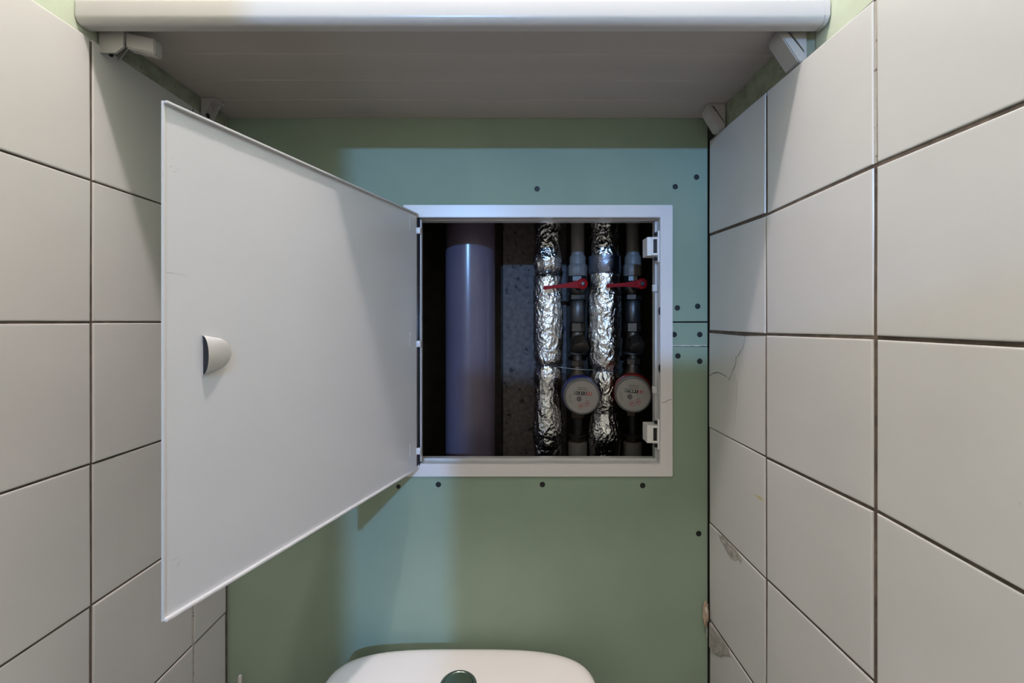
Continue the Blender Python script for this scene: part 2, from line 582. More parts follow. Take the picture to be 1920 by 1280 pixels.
# ------------------------------------------------------------------ plumbing shaft behind the hatch
SX0, SX1, SY1, SZ0, SZ1 = -.24, .31, .946, EYE - .62, EYE + .62
y0 = D + .034
struct(build('wall_shaft', box((SX0, SY1, SZ0), (SX1, SY1 + .03, SZ1)), 'shaft'))  # same concrete wall, the shade put into its dark brown
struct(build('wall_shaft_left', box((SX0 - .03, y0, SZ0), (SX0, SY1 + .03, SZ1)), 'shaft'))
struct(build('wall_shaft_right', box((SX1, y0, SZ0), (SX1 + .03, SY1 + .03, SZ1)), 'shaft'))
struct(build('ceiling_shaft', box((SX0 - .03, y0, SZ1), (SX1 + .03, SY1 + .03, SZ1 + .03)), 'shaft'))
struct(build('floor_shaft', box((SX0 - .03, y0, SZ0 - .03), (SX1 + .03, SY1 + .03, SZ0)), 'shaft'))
# lit part of the concrete back wall, its light put into a paler slab
xr0, xr1 = P(943, 0, .94).x, P(1062, 0, .94).x
struct(build('lit_wall_slab', box((xr0, .936, SZ0), (xr1, SY1, SZ1), .002), 'concrete'))

# grey sewer riser
t = root('sewer_pipe', (-.0893, .861, SZ0), 'wide grey plastic sewer pipe standing at the left inside the wall hatch', 'pipe')
bm = bmesh.new()
add_lathe(bm, (-.0893, .861, SZ0), (0, 0, 1), [(0, .0497), (SZ1 - SZ0, .0497)], 64)
build('pipe', bm, 'sewer', t, angle=40)


# foil-wrapped risers
def foil_riser(cx, cy, r0, dents, seed, label, tape):
    t = root('insulated_riser', (cx, cy, SZ0), label, 'pipe', 'foil wrapped risers')
    zs = []
    z = SZ0
    fine0, fine1 = EYE - .30, EYE + .24
    while z < SZ1:
        zs.append(z)
        z += .0011 if fine0 < z < fine1 else .02
    zs.append(SZ1)
    n = 150
    bm = bmesh.new()
    rings = []
    for z in zs:
        zz = z - EYE
        k0 = 1.0
        for (dz, wd, am) in dents:
            k0 += am * math.exp(-((zz - dz) / wd) ** 2)
        fine = fine0 < z < fine1
        ring = []
        sway = .0025 * noise.noise(Vector((z * 7, seed, 0)))
        for k in range(n):
            a = 2 * math.pi * k / n
            ux, uy = math.cos(a), math.sin(a)
            r = r0 * k0
            if fine and uy < .55:
                p = Vector((ux * r0, uy * r0, z)) + Vector((seed * 3.1, 0, 0))
                warp = noise.noise_vector(p * 45) * .010
                q = p + warp
                a1 = 1 - abs(noise.noise(Vector((q.x * 85, q.y * 85, q.z * 26))))
                a2 = 1 - abs(noise.noise(q * 115))
                a3 = 1 - abs(noise.noise(Vector((q.x * 240, q.y * 240, q.z * 150))))
                r += .0021 * (a1 * a1 - .6) + .0008 * (a2 * a2 - .6) + .0005 * (a3 * a3 - .6)
            ring.append(bm.verts.new((cx + sway + ux * r, cy + uy * r, z)))
        rings.append(ring)
    for a, c in zip(rings, rings[1:]):
        for k in range(n):
            bm.faces.new((a[k], a[(k + 1) % n], c[(k + 1) % n], c[k]))
    build('foil_sleeve', bm, 'foil', t, smooth=True)
    for (dz, wd, am) in dents:
        if am < -.12:
            bm = bmesh.new()
            rr = r0 * (1 + am) + .0035
            path = [(cx + rr * math.cos(2 * math.pi * k / 28), cy + rr * math.sin(2 * math.pi * k / 28), EYE + dz + .0008 * math.sin(k * 1.3)) for k in range(29)]
            add_tube(bm, path, .0009, 6)
            build('binding_wire', bm, 'rod', t, smooth=True)
    if tape:
        z0_, z1_ = tape
        bm = bmesh.new()
        add_lathe(bm, (cx, cy, EYE + z0_), (0, 0, 1), [(0, r0 + .0022), (.001, r0 + .003), (z1_ - z0_, r0 + .0025)], 48, caps=False)
        build('smooth_foil_band', bm, 'foil_smooth', t, smooth=True)['label'] = 'smooth foil band round the riser'
    return t


def zpx(py, d):
    return (CY - py) * d / F


foil_riser(.0663, .856, .0275, [(zpx(508, .83), .007, -.17), (zpx(686, .83), .007, -.17), (zpx(440, .83), .035, -.12), (zpx(484, .83), .008, .06),
                                (zpx(745, .83), .02, -.1), (zpx(815, .83), .02, .06), (zpx(600, .83), .05, .05)], 1.0,
           'foil wrapped riser pipe nearest the wide grey pipe, crossed by the first red lever', None)
foil_riser(.1796, .853, .0290, [(zpx(440, .83), .035, -.13), (zpx(695, .83), .012, -.16), (zpx(640, .83), .03, .08), (zpx(570, .83), .03, .1),
                                (zpx(775, .83), .014, -.14), (zpx(820, .83), .02, .13)], 2.0,
           'foil wrapped riser pipe between the two water meters', (zpx(512, .83), zpx(478, .83)))


# water branches
def branch(x, y, which):
    sub = 'left branch behind the blue ringed meter' if which == 'cold' else 'right branch behind the red ringed meter'
    zt = lambda py: EYE + zpx(py, y)
    # top pipe with union
    t = root('supply_pipe', (x, y, zt(518)), 'off-white plastic water pipe with ribbed collar, ' + sub, 'pipe', 'plastic supply pipes')
    build('pipe', lathe((x, y, zt(480)), (0, 0, 1), [(0, .0135), (SZ1 - zt(480), .0135)], 28), 'pp', t, angle=40)
    build('coupling', lathe((x, y, zt(497)), (0, 0, 1), [(0, .0165), (zt(484) - zt(497), .0165), (zt(479.5) - zt(497), .0150)], 32), 'pp', t, angle=40)
    bm = bmesh.new()
    h = zt(496) - zt(518)
    N = 40
    rings = []
    for tt, kk in ((0, .93), (.1, 1), (.9, 1), (1, .9)):
        rings.append([bm.verts.new((x + (.0192 * kk - (.0011 if k % 4 == 0 else 0)) * math.cos(2 * math.pi * k / N), y + (.0192 * kk - (.0011 if k % 4 == 0 else 0)) * math.sin(2 * math.pi * k / N), zt(518) + h * tt)) for k in range(N)])
    for a, c in zip(rings, rings[1:]):
        for k in range(N):
            bm.faces.new((a[k], a[(k + 1) % N], c[(k + 1) % N], c[k]))
    bm.faces.new(rings[0])
    bm.faces.new(rings[-1])
    build('ribbed_collar', bm, 'pp', t, angle=50)
    # ball valve
    t = root('ball_valve', (x, y, zt(562)), ('ball valve with bright red lever crossing the foil pipe by the wide grey pipe' if which == 'cold'
             else 'ball valve with red lever lying over the foil pipe between the meters'), 'valve', 'ball valves')
    bm = bmesh.new()
    add_lathe(bm, (x, y, zt(528)), (0, 0, 1), [(0, .0160), (.001, .017), (zt(519) - zt(528), .017)], 6, phase=.3)
    add_lathe(bm, (x, y, zt(553)), (0, 0, 1), [(0, .0125), (.006, .0175), (.012, .0190), (.020, .0175), (zt(528) - zt(553), .013)], 32)
    add_lathe(bm, (x, y, zt(562)), (0, 0, 1), [(0, .016), (.001, .017), (zt(553) - zt(562), .017)], 6, phase=.1)
    yp = y - .060
    add_lathe(bm, (x, y - .012, zt(538)), (0, -1, 0), [(0, .009), (.030, .0075), (.048, .0070)], 20)
    build('valve_body', bm, 'nickel', t, angle=35)
    # lever: hub and tapering grip pointing left
    zc = zt(537)
    tip = (P(1018, 540, yp) if which == 'cold' else P(1136, 536, yp))
    bm = bmesh.new()
    c = Vector((x, yp, zc))
    L = tip.x - c.x
    top, bot = [], []
    for s in [k_ / 12 for k_ in range(12)] + [.95, .975, .99, 1.0]:
        xx = c.x + L * s
        zz = c.z + (tip.z - c.z) * s
        hw = .0062 * (1 - s) ** 3 + .0031 + (.0012 * max(0, (s - .82) / .18))
        if s > .94:
            hw *= math.sqrt(max(.06, 1 - ((s - .94) / .06) ** 2))
        top.append((xx, yp, zz + hw))
        bot.append((xx, yp, zz - hw))
    add_prism(bm, top + bot[::-1], (0, -.0045, 0))
    bmesh.ops.bevel(bm, geom=[e for e in bm.edges if abs(e.verts[0].co.y - e.verts[1].co.y) < 1e-6], offset=.0012, segments=2, affect='EDGES')
    add_lathe(bm, (x, yp + .001, zc), (0, -1, 0), [(0, .0102), (.0050, .0102), (.0072, .0075)], 28)
    build('lever', bm, 'red', t, angle=40)['label'] = 'red lever'
    build('lever_screw', lathe((x, yp - .006, zc), (0, -1, 0), [(0, .0042), (.0022, .0042), (.003, .003)], 6), 'nickel', t)
    # strainer and unions down to the meter
    t = root('strainer', (x, y, zt(640)), 'dark metal strainer and union nuts, ' + sub, 'fitting', 'strainers and unions')
    build('strainer_body', lathe((x, y, zt(604)), (0, 0, 1), [(0, .0135), (.003, .0155), (zt(568) - zt(604), .0155), (zt(562.5) - zt(604), .012)], 28), 'nickel', t, angle=35)
    build('union_nut', lathe((x, y, zt(622)), (0, 0, 1), [(0, .015), (.0015, .0165), (zt(606) - zt(622), .0165), (zt(604.5) - zt(622), .0145)], 6, phase=.2), 'brass', t)
    build('filter_cup', lathe((x + .002, y - .008, zt(636)), (0, -.75, -.66), [(0, .0145), (.015, .0145), (.016, .0170), (.026, .0170), (.029, .012)], 8), 'brass', t, angle=35)
    build('union_body', lathe((x, y, zt(658)), (0, 0, 1), [(0, .0120), (.004, .0148), (.016, .0148), (zt(622.5) - zt(658), .0125)], 28), 'brass', t, angle=35)
    build('thread_flange', lathe((x, y, zt(664)), (0, 0, 1), [(0, .0175), (.001, .0195), (.0045, .0195), (zt(658.5) - zt(664), .0175)], 28), 'nickel', t, angle=35)
    build('tail_pipe', lathe((x, y, zt(700)), (0, 0, 1), [(0, .0098), (zt(664.5) - zt(700), .0098)], 24), 'brass', t, angle=35)
    # meter
    if which == 'cold':
        fc = P(1091.5, 744, .770)
        lab = 'round water meter with white dial and blue ring, against the foil pipe'
    else:
        fc = P(1187, 740, .770)
        lab = 'round water meter with white dial and red ring, beside the hatch edge'
    mz = fc.z
    t = root('water_meter', (x, y, mz), lab, 'meter', 'water meters')
    ax = (Vector((x, y, mz)) - fc)
    ax.z += 0.0
    axn = ax.normalized()                            # from dial back to the pipe
    L = ax.length
    bm = bmesh.new()
    add_lathe(bm, (x, y, mz - .050), (0, 0, 1), [(0, .0105), (.012, .0125), (.025, .022), (.075, .022), (.088, .0125), (.100, .0105)], 28)
    add_lathe(bm, fc + axn * (L - .004), -axn, [(0, .017), (L - .052, .020), (L - .045, .027)], 36)
    build('meter_body', bm, 'brass', t, angle=40)
    build('tail_nut', lathe((x, y, mz + .046), (0, 0, 1), [(0, .0125), (.001, .0145), (.011, .0145), (.012, .0125)], 6), 'brass', t)
    build('tail_nut', lathe((x, y, mz - .058), (0, 0, 1), [(0, .0125), (.001, .0145), (.011, .0145), (.012, .0125)], 6), 'brass', t)
    build('seal_ring', lathe(fc + axn * .044, -axn, [(0, .0295), (.001, .0352), (.026, .0352), (.029, .0335)], 48), 'blue_ring' if which == 'cold' else 'red_ring', t, angle=35)['label'] = ('blue ring' if which == 'cold' else 'red ring')
    build('register_housing', lathe(fc + axn * .0165, -axn, [(0, .0325), (.0005, .0332), (.0125, .0330), (.0155, .0316), (.0165, .0300), (.0150, .0292), (.0140, .0290)], 48, caps=False), 'meter_body', t, angle=35)
    dc = fc + axn * .0022
    build('dial', lathe(dc + axn * .002, -axn, [(0, .0304), (.002, .0304)], 48), 'dial', t)
    # frame on the dial: u to the right, v up
    nrm = -axn
    u = Vector((0, 0, 1)).cross(nrm).normalized()
    v = nrm.cross(u).normalized()
    if which == 'cold':
        tilt = math.radians(-3)
    else:
        tilt = math.radians(-4)
    u, v = u * math.cos(tilt) + v * math.sin(tilt), v * math.cos(tilt) - u * math.sin(tilt)

    def pt(a, c_, lift=.0002):
        return dc + u * a + v * c_ + nrm * lift

    def bar(bm, a0, a1, c0, c1, lift=.0002, th=.0003):
        add_prism(bm, [pt(a0, c0, lift), pt(a1, c0, lift), pt(a1, c1, lift), pt(a0, c1, lift)], nrm * th)
    bm = bmesh.new()
    bar(bm, -.0148, .0168, .0034, .0096)
    build('counter_window', bm, 'dial_black', t)
    bm = bmesh.new()
    bar(bm, .0080, .0166, .0037, .0093, .0005, .0002)
    build('litre_window', bm, 'dial_red', t)
    txt = '0131333' if which == 'cold' else '0769122'
    cu = bpy.data.curves.new('digits', 'FONT')
    cu.body = txt
    cu.size = .0068
    cu.space_character = 1.08
    cu.align_x = 'CENTER'
    cu.align_y = 'CENTER'
    cu.extrude = .0001
    to = bpy.data.objects.new('digits_tmp', cu)
    C.objects.link(to)
    me = bpy.data.meshes.new_from_object(to.evaluated_get(bpy.context.evaluated_depsgraph_get()))
    bpy.data.objects.remove(to)
    mw = max(abs(vv.co.x) for vv in me.vertices)
    sx = .0150 / mw
    org = Vector(ORG[t.name])
    for vv in me.vertices:
        cc = vv.co.copy()
        vv.co = pt(.0010 + cc.x * sx, .0066 + cc.y, .00085 + cc.z) - org
    me.name = 'counter_digits'
    me.materials.clear()
    me.materials.append(M['white_print'])
    link('counter_digits', me, t)
    bm = bmesh.new()
    for (a0, a1, cc, th) in [(-.0085, .0085, .0158, .0011), (-.0095, .0095, .0125, .0010), (-.024, -.0195, .0015, .0007), (-.024, -.019, -.0015, .0007),
                             (-.024, -.0195, -.0045, .0007), (-.0235, -.0175, -.0085, .0007), (-.0225, -.0165, -.0120, .0007), (.006, .010, -.0012, .0006),
                             (-.010, .006, .0018, .0004), (.008, .012, -.0062, .0006)]:
        bar(bm, a0, a1, cc, cc + th, .0002, .0002)
    build('dial_print', bm, 'dial_print', t)
    bm = bmesh.new()
    add_lathe(bm, pt(-.0052, -.0042, 0), nrm, [(0, .0046), (.0007, .0046), (.0010, .0030)], 10)
    build('flow_star', bm, 'dial_print', t)
    for (a, c_) in ((-.0012, -.0165), (.0095, -.0120)):
        bm = bmesh.new()
        for k in range(20):
            a0, a1 = 2 * math.pi * k / 20, 2 * math.pi * (k + .55) / 20
            q = [(r_ * math.cos(an), r_ * math.sin(an)) for r_, an in ((.0042, a0), (.0051, a0), (.0051, a1), (.0042, a1))]
            add_prism(bm, [pt(a + i, c_ + j) for i, j in q], nrm * .0002)
        add_prism(bm, [pt(a - .0018, c_ - .0018), pt(a + .0004, c_ - .0012), pt(a + .0030, c_ + .0026), pt(a - .0010, c_ + .0008)], nrm * .0004)
        build('litre_pointer', bm, 'dial_red', t)
    # fittings below
    t = root('outlet_coupling', (x, y, zt(905)), 'plastic outlet coupling below the ' + ('blue' if which == 'cold' else 'red') + ' ringed meter', 'fitting', 'outlet couplings')
    build('union_tail', lathe((x, y, zt(812)), (0, 0, 1), [(0, .0095), (zt(790) - zt(812), .0100), (mz - .0585 - zt(812), .0110)], 24), 'nickel', t, angle=35)
    build('union_flange', lathe((x, y, zt(818)), (0, 0, 1), [(0, .0165), (.001, .018), (.004, .018), (zt(812.4) - zt(818), .0155)], 28), 'nickel', t, angle=35)
    build('hex_nut', lathe((x, y, zt(826)), (0, 0, 1), [(0, .0155), (.0015, .0168), (zt(818.4) - zt(826), .0168)], 6), 'brass', t)
    build('coupling', lathe((x, y, zt(860)), (0, 0, 1), [(0, .0170), (.002, .0190), (zt(829) - zt(860), .0190), (zt(826.3) - zt(860), .0165)], 32), 'pp', t, angle=40)
    build('outlet_pipe', lathe((x, y, SZ0), (0, 0, 1), [(0, .0135), (zt(860.4) - SZ0, .0135)], 28), 'pp', t, angle=40)


branch(.1277, .866, 'cold')
branch(.2395, .866, 'hot')

# seal wire strung from the first riser towards the cold meter
bm = bmesh.new()
add_tube(bm, [P(1044, 687, .823), P(1056, 689, .822), P(1075, 691.5, .824), P(1090, 692.5, .822), P(1104, 693, .822), P(1116, 694, .824)], .0007, 6)
tag(build('sealing_wire', bm, 'steel', smooth=True), 'thin bare wire strung above the blue ringed meter between the foil pipes', 'wire')

# ------------------------------------------------------------------ the access hatch
hatch = root('access_hatch', ((HX0 + HX1) / 2, D, HZ0), 'square white plastic wall hatch with its door swung open to the left', 'hatch')
ox0, ox1, oz0, oz1 = P(757, 0, D).x, P(1260, 0, D).x, P(0, 892, D).z, P(0, 385, D).z
YFc = D - .0035


def ring_slab(bm, outer, inner, ya, yb):
    (a0, a1, c0, c1), (i0, i1, k0, k1) = outer, inner
    O = [(a0, c0), (a1, c0), (a1, c1), (a0, c1)]
    I = [(i0, k0), (i1, k0), (i1, k1), (i0, k1)]
    vo = [[bm.verts.new((x, y, z)) for x, z in O] for y in (ya, yb)]
    vi = [[bm.verts.new((x, y, z)) for x, z in I] for y in (ya, yb)]
    for k in range(4):
        j = (k + 1) % 4
        bm.faces.new((vo[0][k], vo[0][j], vi[0][j], vi[0][k]))
        bm.faces.new((vo[1][k], vi[1][k], vi[1][j], vo[1][j]))
        bm.faces.new((vo[0][k], vo[1][k], vo[1][j], vo[0][j]))
        bm.faces.new((vi[0][k], vi[0][j], vi[1][j], vi[1][k]))


bm = bmesh.new()
ring_slab(bm, (ox0, ox1, oz0, oz1), (HX0, HX1, HZ0, HZ1), YFc, D - .0002)
bmesh.ops.bevel(bm, geom=list(bm.edges), offset=.0007, segments=2, affect='EDGES')
fr = build('frame', bm, 'frame_plastic', hatch)
bm = bmesh.new()
ring_slab(bm, (HX0 - .0022, HX1 + .0022, HZ0 - .0022, HZ1 + .0022), (HX0 + .0002, HX1 - .0002, HZ0 + .0002, HZ1 - .0002), D, D + .036)
build('sleeve', bm, 'plastic', hatch)
bm = bmesh.new()
ring_slab(bm, (HX0 + .0001, HX1 - .0001, HZ0 + .0001, HZ1 - .0001), (HX0 + .0030, HX1 - .0032, HZ0 + .0035, HZ1 - .0015), D + .014, D + .0155)
build('stop_lip', bm, 'plastic', hatch)
# mitre/joint lines of the moulded frame
for px in (777.5, 782.5, 1240):
    x = P(px, 0, YFc).x
    build('mould_seam', box((x - .0003, YFc - .0003, HZ1 + .001), (x + .0003, YFc + .0002, oz1 - .0012)), 'frame_plastic', fr)
# hair crack in the right strip
bm = bmesh.new()
add_tube(bm, [P(1241, 755, YFc), P(1247, 754, YFc), P(1253, 750, YFc), P(1259, 748, YFc)], .00035, 5)
build('hairline_crack', bm, 'screw', fr)

# left strip of the opening and hinge rod
bm = bmesh.new()
xs0, xs1 = P(786.8, 0, D).x, P(790.6, 0, D).x
add_box(bm, (xs0, D - .003, HZ0 + .0035), (xs1, D + .003, HZ1 - .0035), .0005)
build('hinge_strip', bm, 'frame_plastic', hatch)
hz0, hz1 = EYE - .2335, EYE + .1735
hxx, hyy = P(784.2, 0, D - .006).x, D - .006
bm = bmesh.new()
add_tube(bm, [(hxx - .0012, hyy, HZ0 - .002), (hxx - .0012, hyy, HZ1 - .001)], .0011, 10)
add_tube(bm, [(hxx + .0014, hyy + .002, HZ0 - .002), (hxx + .0014, hyy + .002, HZ1 - .001)], .0009, 10)
build('hinge_rod', bm, 'rod', hatch, smooth=True)
bm = bmesh.new()
add_box(bm, (hxx - .005, hyy + .0030, HZ0 - .002), (hxx + .0027, hyy + .0052, HZ1 - .001))
build('hinge_groove', bm, 'dark', hatch)
for py in (434, 644, 843):
    z = P(0, py, D).z
    bm = box((hxx - .0042, hyy - .0032, z - .0052), (hxx + .0042, hyy + .0045, z + .0052), .0012)
    build('hinge_clip', bm, 'frame_plastic', hatch, angle=40)

# door leaf: a shallow moulded tray swinging about the left edge
A0 = Vector((P(781, 0, D - .008).x, D - .008, 0))
B0 = Vector((-.2775, .337, 0))
du = (B0 - A0).normalized()
dw = (B0 - A0).length
dn = Vector((-du.y, du.x, 0))
if dn.x < 0:
    dn = -dn                                        # inner face looks towards +x
z0d, z1d = EYE - .2355, EYE + .1743


def dp(s, z, h=0.0):
    """s metres from the hinge along the leaf, z height, h out of the inner face"""
    return A0 + du * s + dn * h + Vector((0, 0, z))


TH = .0010
bm = bmesh.new()
add_prism(bm, [dp(0, z0d, 0), dp(dw, z0d, 0), dp(dw, z1d, 0), dp(0, z1d, 0)], -dn * TH)
leaf = build('door', bm, 'plastic', hatch)
bm = bmesh.new()
RB, RH = .0052, .0042                               # rim breadth and height


def rim(bm, s0, s1, za, zb, h):
    pts = [dp(s0, za, -TH - .0006), dp(s1, za, -TH - .0006), dp(s1, zb, -TH - .0006), dp(s0, zb, -TH - .0006)]
    add_prism(bm, pts, dn * h)


rim(bm, 0, dw, z0d - .0008, z0d + .0016, .0052)
rim(bm, 0, dw, z1d - .0016, z1d + .0008, .0052)
rim(bm, dw - .0016, dw + .0008, z0d - .0008, z1d + .0008, .0020)
bmesh.ops.bevel(bm, geom=list(bm.edges), offset=.0005, segments=2, affect='EDGES')
build('rim', bm, 'plastic', leaf)
# finger pull: half dome pressed through the leaf, its mouth towards the free edge


def s_of(px):
    """where the sight line through column px meets the leaf"""
    k = (px - CX) / F
    # A0.x + du.x*s = k*(A0.y + du.y*s)
    return (k * A0.y - A0.x) / (du.x - k * du.y)


sm, se = s_of(378), s_of(434)
dm = A0.y + du.y * sm
zc = EYE + (CY - 666) * dm / F
R = 37.5 * dm / F
rings = []
bm = bmesh.new()
NS, NA = 14, 18
HH = .0085
for i in range(NS + 1):
    q = i / NS
    s = sm + (se - sm) * q
    k = max(0.0, 1 - q)
    ring = []
    for j in range(NA + 1):
        a = math.pi * j / NA
        rr = R * (1 - .36 * q) * math.sqrt(max(.02, 1 - max(0, (q - .55) / .45) ** 2))
        lean = 0.0
        ring.append(bm.verts.new(dp(s, zc + rr * math.cos(a) + (.001 * q), .00005 + HH * k * math.sin(a) ** .9)))
    rings.append(ring)
for a, c in zip(rings, rings[1:]):
    for j in range(NA):
        bm.faces.new((a[j], a[j + 1], c[j + 1], c[j]))
build('finger_pull', bm, 'plastic', leaf, smooth=True)
bm = bmesh.new()
pts = [dp(sm + -.0012, zc + R * .96 * math.cos(math.pi * j / NA), .0002 + HH * .93 * math.sin(math.pi * j / NA) ** .9) for j in range(NA + 1)]
bm.faces.new([bm.verts.new(p) for p in pts])
build('pull_mouth_shade', bm, 'dark', leaf)['label'] = 'dark face standing for shade in the finger pull mouth'  # dark sheet across the mouth, shade of the hollow put into colour
# moulded plates of the hinge clips on the leaf
for py in (424, 634, 836):
    z = P(0, py, D).z
    bm = bmesh.new()
    add_prism(bm, [dp(.003, z - .012, 0), dp(.020, z - .011, 0), dp(.020, z + .011, 0), dp(.003, z + .011, 0)], dn * .0005)
    build('clip_plate', bm, 'plastic', leaf)
# scuffs
bm = bmesh.new()
for (px, py, L_, a_) in ((324, 296, 5, 1.4), (330, 300, 6, 1.7), (322, 312, 7, .9), (334, 318, 5, 1.2), (328, 322, 4, .3), (330, 513, 14, -.12), (345, 516, 9, -.25), (318, 511, 7, .3),
                     (330, 1046, 6, .9), (337, 1052, 8, 1.2), (334, 1059, 5, .2), (322, 1049, 4, .5)):
    s = s_of(px)
    d_ = A0.y + du.y * s
    z = EYE + (CY - py) * d_ / F
    l = L_ * d_ / F
    v1 = Vector((0, 0, 1))
    c_ = dp(s, z, 0)
    di = (du * -math.cos(a_) * 1.6 + v1 * math.sin(a_)) * l / 2
    no = v1 * .0004 + du * .0002
    add_prism(bm, [c_ - di - no * .6, c_ + di - no * .2, c_ + di + no * .2, c_ - di + no], dn * .00006)
sf = build('scuff_marks', bm, mat('grey_scuff', (0.42, 0.42, 0.42), .5, noise_amt=.05), leaf)
sf['label'] = 'grey scuffs'
sf['kind'] = 'stuff'


# magnetic catches on the right of the opening
def catch(py0, py1):
    za, zb = P(0, py1, D).z, P(0, py0, D).z
    xw = HX1 - .0003
    bm = bmesh.new()
    add_box(bm, (xw - .0030, D - .001, za), (xw, D + .012, zb), .0008)                                   # back plate with ears
    o = build('catch', bm, 'plastic_catch', hatch)
    m0, m1 = za + (zb - za) * .2, za + (zb - za) * .8
    bm = bmesh.new()
    add_box(bm, (xw - .0200, D + .0005, m0), (xw - .0030, D + .026, m1), .0011)
    build('catch_box', bm, 'plastic_catch', o)
    ya = D + .0004
    bm = bmesh.new()
    ring_slab(bm, (xw - .0128, xw - .0030, m0 + .0008, m1 - .0008), (xw - .0106, xw - .0042, m0 + .0040, m1 - .0040), ya - .0022, ya)
    bmesh.ops.bevel(bm, geom=list(bm.edges), offset=.0004, segments=1, affect='EDGES')
    build('catch_bezel', bm, 'plastic_catch', o)
    bm = box((xw - .0106, ya - .0003, m0 + .0040), (xw - .0042, ya + .002, m1 - .0040))
    build('magnet', bm, 'dark', o)['label'] = 'dark magnet face'
    bm = box((xw - .0098, ya - .0006, (m0 + m1) / 2 - .006), (xw - .0090, ya - .0002, (m0 + m1) / 2 + .006))
    build('magnet_plate', bm, 'rod', o)
    for zz in ((za + m0) / 2 + .0003, (zb + m1) / 2 - .0003):
        bm = bmesh.new()
        add_lathe(bm, (xw - .0052, D + .004, zz), (0, -1, 0), [(0, .0030), (.003, .0030), (.0042, .0020)], 14)
        build('catch_screw', bm, 'screw', o)
    return o


catch(432, 491)
catch(786, 842)
for py in (539, 732):
    z = P(0, py, D).z
    build('stop_tab', box((HX1 - .0085, D + .008, z - .0058), (HX1 - .001, D + .014, z + .0058), .0008), 'plastic', hatch)
for py in (583, 690):
    z = P(0, py, D).z
    bm = bmesh.new()
    pts = [(HX1 - .0005 - .0024 * math.sin(math.pi * k / 10), YFc - .0003, z - .0065 * math.cos(math.pi * k / 10)) for k in range(11)]
    add_prism(bm, pts, (0, .002, 0))
    build('slot', bm, 'dark', hatch)

# ------------------------------------------------------------------ shelf: a plastic window-sill board
ZU = EYE + .332
shelf = root('shelf_board', ((PL + PR) / 2, D, ZU), 'white plastic board fixed as a deep shelf above the open hatch', 'shelf')
YN = .4555
bl, br = PL + .0012, PR - .0012
# section in y-z: underside with grooves, nose with rounded drooping lip
sec = []
yb = D - .0012
sec.append((yb, ZU + .018))
sec.append((yb, ZU))
for gy, gw, gd in ((.636, .0016, .0012), (.585, .0010, .0005), (.527, .0010, .0006)):
    sec += [(gy + gw, ZU), (gy + gw * .6, ZU + gd), (gy - gw * .6, ZU + gd), (gy - gw, ZU)]
lipz = EYE + .3205
sec += [(.474, ZU), (.473, lipz + .002), (.471, lipz + .0004)]
rn = .008
for k in range(7):
    a = math.pi / 2 * k / 6
    sec.append((YN + rn - rn * math.sin(a), lipz + rn - rn * math.cos(a)))
for k in range(7):
    a = math.pi / 2 * k / 6
    sec.append((YN + rn - rn * math.cos(a), ZU + .018 - rn + rn * math.sin(a)))
bm = bmesh.new()
add_prism(bm, [(bl, y, z) for y, z in sec], (br - bl - .006, 0, 0))
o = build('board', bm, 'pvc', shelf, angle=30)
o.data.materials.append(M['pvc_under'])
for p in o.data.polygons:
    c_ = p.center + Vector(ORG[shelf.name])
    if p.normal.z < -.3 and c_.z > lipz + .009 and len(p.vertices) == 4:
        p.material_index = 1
# moulded end cap at the right of the nose
bm = bmesh.new()
add_prism(bm, [(br - .0062, y - (.0006 if y < .48 else 0), z - (.0006 if y < .48 and z < ZU else 0)) for y, z in sec if y < .475 or False] + [(br - .0062, .474, ZU + .018)], (.006, 0, 0))
bmesh.ops.bevel(bm, geom=list(bm.edges), offset=.0012, segments=2, affect='EDGES', clamp_overlap=True)
build('end_cap', bm, 'pvc', shelf, angle=40)
add = bmesh.new()
for px, py, dx_, dz_ in ((1545, 30, .006, .004), (1549, 24, .003, .006), (1541, 36, .004, .003)):
    p = P(px, py, YN + .002)
    add_box(add, (p.x, YN + .0022, p.z - dz_ / 2), (p.x + dx_, YN + .006, p.z + dz_ / 2), .001)
add.free()


